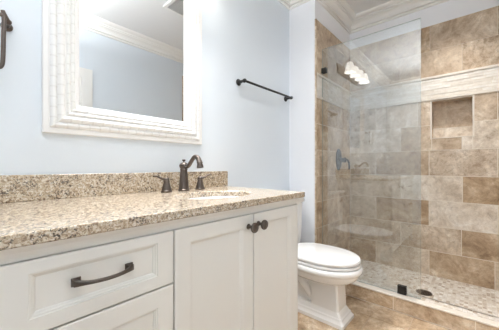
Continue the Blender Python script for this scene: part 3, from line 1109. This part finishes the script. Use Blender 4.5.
vx, vz = 2.535, 1.124
va = tag(empty('shower_valve', (vx, YW, vz)), 'dark bronze shower valve with lever on the tiled wall behind glass', 'shower valve')
bm = bmesh.new()
rings = []
for (k, h) in ((1.0, 0.0), (1.0, 0.006), (0.90, 0.013), (0.62, 0.018), (0.5, 0.020)):
    rings.append([(vx + 0.066 * k * math.cos(t), YW - 0.0005 - h, vz + 0.108 * k * math.sin(t)) for t in [2 * PI * i / 40 for i in range(40)]])
loft(bm, rings)
part('escutcheon', bm, M['black'], va, True)
bm = bmesh.new()
lathe(bm, [(0.034, 0.015), (0.033, 0.024), (0.024, 0.030), (0.020, 0.055), (0.025, 0.060), (0.025, 0.072), (0.015, 0.080), (0.0, 0.082)], (vx, YW, vz - 0.005), '-Y', 24)
hub = part('hub', bm, M['black'], va, True)
bm = bmesh.new()
pts = catmull([(vx, YW - 0.066, vz), (vx + 0.04, YW - 0.074, vz - 0.006), (vx + 0.066, YW - 0.080, vz - 0.030), (vx + 0.072, YW - 0.082, vz - 0.075), (vx + 0.066, YW - 0.082, vz - 0.098)], 5)
tube(bm, pts, lerp_list([0.012, 0.011, 0.010, 0.009, 0.007], len(pts)), n=12, up=(0, 1, 0))
part('lever', bm, M['black'], va, True)

dr = tag(empty('shower_drain', (2.428, 0.316, ZSH)), 'round dark bronze drain in the mosaic shower floor', 'drain')
bm = bmesh.new()
lathe(bm, [(0.054, 0.0), (0.054, 0.003), (0.047, 0.004), (0.045, 0.001), (0.0, 0.001)], (2.428, 0.316, ZSH), 'Z', 36)
part('flange', bm, M['nickel'], dr, True)
bm = bmesh.new()
for k in range(-4, 5):
    hw = math.sqrt(max(0.045 ** 2 - (k * 0.010) ** 2, 1e-5))
    box(bm, 2.428 - hw, 2.428 + hw, 0.316 + k * 0.010 - 0.0035, 0.316 + k * 0.010 + 0.0035, ZSH + 0.001, ZSH + 0.0045)
part('grate', bm, M['bronze'], dr)

# ------------------------------------------------------------------ toilet
TX = 1.725
to = tag(empty('toilet', (TX, 0.95, 0)), 'white toilet with closed lid between the vanity and the shower curb', 'toilet')


def egg(cy, a, bf, bb, z, n=56, p=2.0, dx=0.0):
    """outline: front (towards -y) elliptical, back squarer"""
    out = []
    for i in range(n):
        t = 2 * PI * i / n
        c, s = math.cos(t), math.sin(t)
        if s > 0:
            e = 2.0 / 2.8
            c2 = math.copysign(abs(c) ** e, c); s2 = abs(s) ** e
            out.append((TX + dx + a * c2, cy + bb * s2, z))
        else:
            e = 2.0 / p
            out.append((TX + dx + a * math.copysign(abs(c) ** e, c), cy - bf * abs(s) ** e, z))
    return out


def rrect(x0, x1, y0, y1, z, r=0.012, n=5):
    out = []
    for (cx, cy, a0) in ((x1 - r, y1 - r, 0), (x0 + r, y1 - r, PI / 2), (x0 + r, y0 + r, PI), (x1 - r, y0 + r, 1.5 * PI)):
        for i in range(n):
            a = a0 + (PI / 2) * i / (n - 1)
            out.append((cx + r * math.cos(a), cy + r * math.sin(a), z))
    return out


CY = 0.825
bm = bmesh.new()
rings = [egg(CY, 0.10, 0.14, 0.20, 0.274), egg(CY, 0.125, 0.170, 0.21, 0.276), egg(CY, 0.152, 0.205, 0.225, 0.286), egg(CY, 0.174, 0.230, 0.235, 0.306), egg(CY, 0.186, 0.246, 0.24, 0.330),
         egg(CY, 0.188, 0.249, 0.24, 0.340), egg(CY, 0.191, 0.252, 0.24, 0.345), egg(CY, 0.200, 0.262, 0.245, 0.353), egg(CY, 0.204, 0.266, 0.245, 0.365), egg(CY, 0.203, 0.265, 0.245, 0.379), egg(CY, 0.197, 0.258, 0.245, 0.388),
         egg(CY, 0.150, 0.205, 0.20, 0.388), egg(CY, 0.145, 0.200, 0.195, 0.35), egg(CY, 0.09, 0.13, 0.12, 0.30)]
loft(bm, rings)
# deck carrying the tank
loft(bm, [rrect(TX - 0.13, TX + 0.13, 1.0, 1.30, 0.26, 0.03), rrect(TX - 0.165, TX + 0.165, 1.0, 1.305, 0.33, 0.03), rrect(TX - 0.175, TX + 0.175, 1.0, 1.308, 0.388, 0.03), rrect(TX - 0.17, TX + 0.17, 1.005, 1.305, 0.394, 0.03)])
part('bowl', bm, M['porcelain'], to, True)
# seat and lid
bm = bmesh.new()
loft(bm, [egg(CY, 0.172, 0.233, 0.24, 0.388), egg(CY, 0.172, 0.233, 0.24, 0.3935), egg(CY, 0.192, 0.253, 0.25, 0.3945), egg(CY, 0.194, 0.255, 0.25, 0.401), egg(CY, 0.192, 0.253, 0.25, 0.4085), egg(CY, 0.180, 0.240, 0.24, 0.410)])
part('seat', bm, M['porcelain'], to, True)
bm = bmesh.new()
loft(bm, [egg(CY, 0.170, 0.231, 0.25, 0.410), egg(CY, 0.170, 0.231, 0.255, 0.4160), egg(CY, 0.189, 0.250, 0.26, 0.4170), egg(CY, 0.193, 0.254, 0.26, 0.424), egg(CY, 0.192, 0.253, 0.26, 0.434), egg(CY, 0.187, 0.248, 0.258, 0.441), egg(CY, 0.172, 0.232, 0.245, 0.4445), egg(CY, 0.156, 0.214, 0.23, 0.4425), egg(CY, 0.148, 0.205, 0.225, 0.4435), egg(CY, 0.06, 0.09, 0.10, 0.446)])
for s in (-1, 1):
    lathe(bm, [(0.016, 0.0), (0.017, 0.006), (0.017, 0.024), (0.013, 0.03), (0.0, 0.031)], (TX + s * 0.075, 1.09, 0.394), 'Z', 20)
part('lid', bm, M['porcelain'], to, True)
# pedestal: square column with a stepped plinth
bm = bmesh.new()


def ped(hx, y0, y1, z, c=0.010):
    x0, x1 = TX + 0.010 - hx, TX + 0.010 + hx
    return [(x1, y0 + c, z), (x1, y1, z), (x0, y1, z), (x0, y0 + c, z), (x0 + c, y0, z), (x1 - c, y0, z)]


loft(bm, [ped(0.104, 0.646, 1.16, 0.0), ped(0.104, 0.646, 1.16, 0.024), ped(0.098, 0.652, 1.16, 0.030), ped(0.092, 0.660, 1.155, 0.040), ped(0.090, 0.663, 1.15, 0.052), ped(0.085, 0.669, 1.15, 0.056), ped(0.079, 0.680, 1.145, 0.074),
          ped(0.076, 0.688, 1.14, 0.084), ped(0.0755, 0.690, 0.885, 0.085), ped(0.0755, 0.690, 0.885, 0.108), ped(0.0735, 0.698, 0.885, 0.256), ped(0.078, 0.692, 0.89, 0.260), ped(0.080, 0.688, 0.89, 0.270), ped(0.088, 0.680, 0.90, 0.284)])
loft(bm, [ped(0.045, 0.87, 1.13, 0.07), ped(0.045, 0.87, 1.13, 0.29)])
bevel_all(bm, 0.0015, 2)
part('pedestal', bm, M['porcelain'], to, False)
bm = bmesh.new()
for s in (-1, 1):
    pts = catmull([(TX + 0.01 + s * 0.040, 0.90, 0.13), (TX + 0.01 + s * 0.042, 0.95, 0.19), (TX + 0.01 + s * 0.044, 1.00, 0.235), (TX + 0.01 + s * 0.044, 1.055, 0.21), (TX + 0.01 + s * 0.044, 1.08, 0.13), (TX + 0.01 + s * 0.046, 1.085, 0.06)], 6)
    tube(bm, pts, lerp_list([0.030, 0.034, 0.036, 0.036, 0.034, 0.034], len(pts)), n=18)
part('trapway', bm, M['porcelain'], to, True)
bm = bmesh.new()
loft(bm, [rrect(TX - 0.19, TX + 0.19, 1.125, 1.308, 0.396, 0.02), rrect(TX - 0.205, TX + 0.205, 1.115, 1.310, 0.45, 0.022), rrect(TX - 0.215, TX + 0.215, 1.108, 1.312, 0.735, 0.022), rrect(TX - 0.216, TX + 0.216, 1.107, 1.312, 0.752, 0.022)])
part('tank', bm, M['porcelain'], to, True)
bm = bmesh.new()
loft(bm, [rrect(TX - 0.216, TX + 0.216, 1.107, 1.312, 0.7525, 0.022), rrect(TX - 0.228, TX + 0.228, 1.095, 1.314, 0.760, 0.024), rrect(TX - 0.230, TX + 0.230, 1.093, 1.314, 0.780, 0.024), rrect(TX - 0.222, TX + 0.222, 1.100, 1.312, 0.789, 0.024), rrect(TX - 0.19, TX + 0.19, 1.125, 1.30, 0.793, 0.024)])
part('tank_lid', bm, M['porcelain'], to, True)
bm = bmesh.new()
lathe(bm, [(0.014, 0.0), (0.014, 0.006), (0.008, 0.010), (0.007, 0.018), (0.0, 0.02)], (TX - 0.15, 1.111, 0.69), '-Y', 18)
tube(bm, [(TX - 0.15, 1.095, 0.69), (TX - 0.115, 1.092, 0.687), (TX - 0.08, 1.092, 0.682)], [0.007, 0.006, 0.0075], n=12)
part('flush_lever', bm, M['bronze'], to, True)

# ------------------------------------------------------------------ ceiling vent (seen in the mirror)
cv = tag(empty('ceiling_vent', (1.48, 0.42, ZC)), 'white louvred ceiling vent reflected at the top of the mirror', 'vent')
vx0, vx1, vy0, vy1 = 1.34, 1.64, 0.29, 0.59
bm = bmesh.new()
for (a, b, c, d) in ((vx0, vx1, vy0, vy0 + 0.03), (vx0, vx1, vy1 - 0.03, vy1), (vx0, vx0 + 0.03, vy0 + 0.03, vy1 - 0.03), (vx1 - 0.03, vx1, vy0 + 0.03, vy1 - 0.03)):
    box(bm, a, b, c, d, ZC - 0.014, ZC)
part('frame', bm, M['vent'], cv)
bm = bmesh.new()
box(bm, vx0 + 0.03, vx1 - 0.03, vy0 + 0.03, vy1 - 0.03, ZC - 0.003, ZC)
part('backing', bm, M['vent_dark'], cv)
for k in range(10):
    y = vy0 + 0.045 + k * 0.0235
    bm = bmesh.new()
    vs = [bm.verts.new(p) for p in ((vx0 + 0.03, y - 0.006, ZC - 0.012), (vx1 - 0.03, y - 0.006, ZC - 0.012), (vx1 - 0.03, y + 0.005, ZC - 0.004), (vx0 + 0.03, y + 0.005, ZC - 0.004))]
    f = bm.faces.new(vs)
    bmesh.ops.solidify(bm, geom=[f], thickness=0.0015)
    part('louvre', bm, M['vent'], cv)
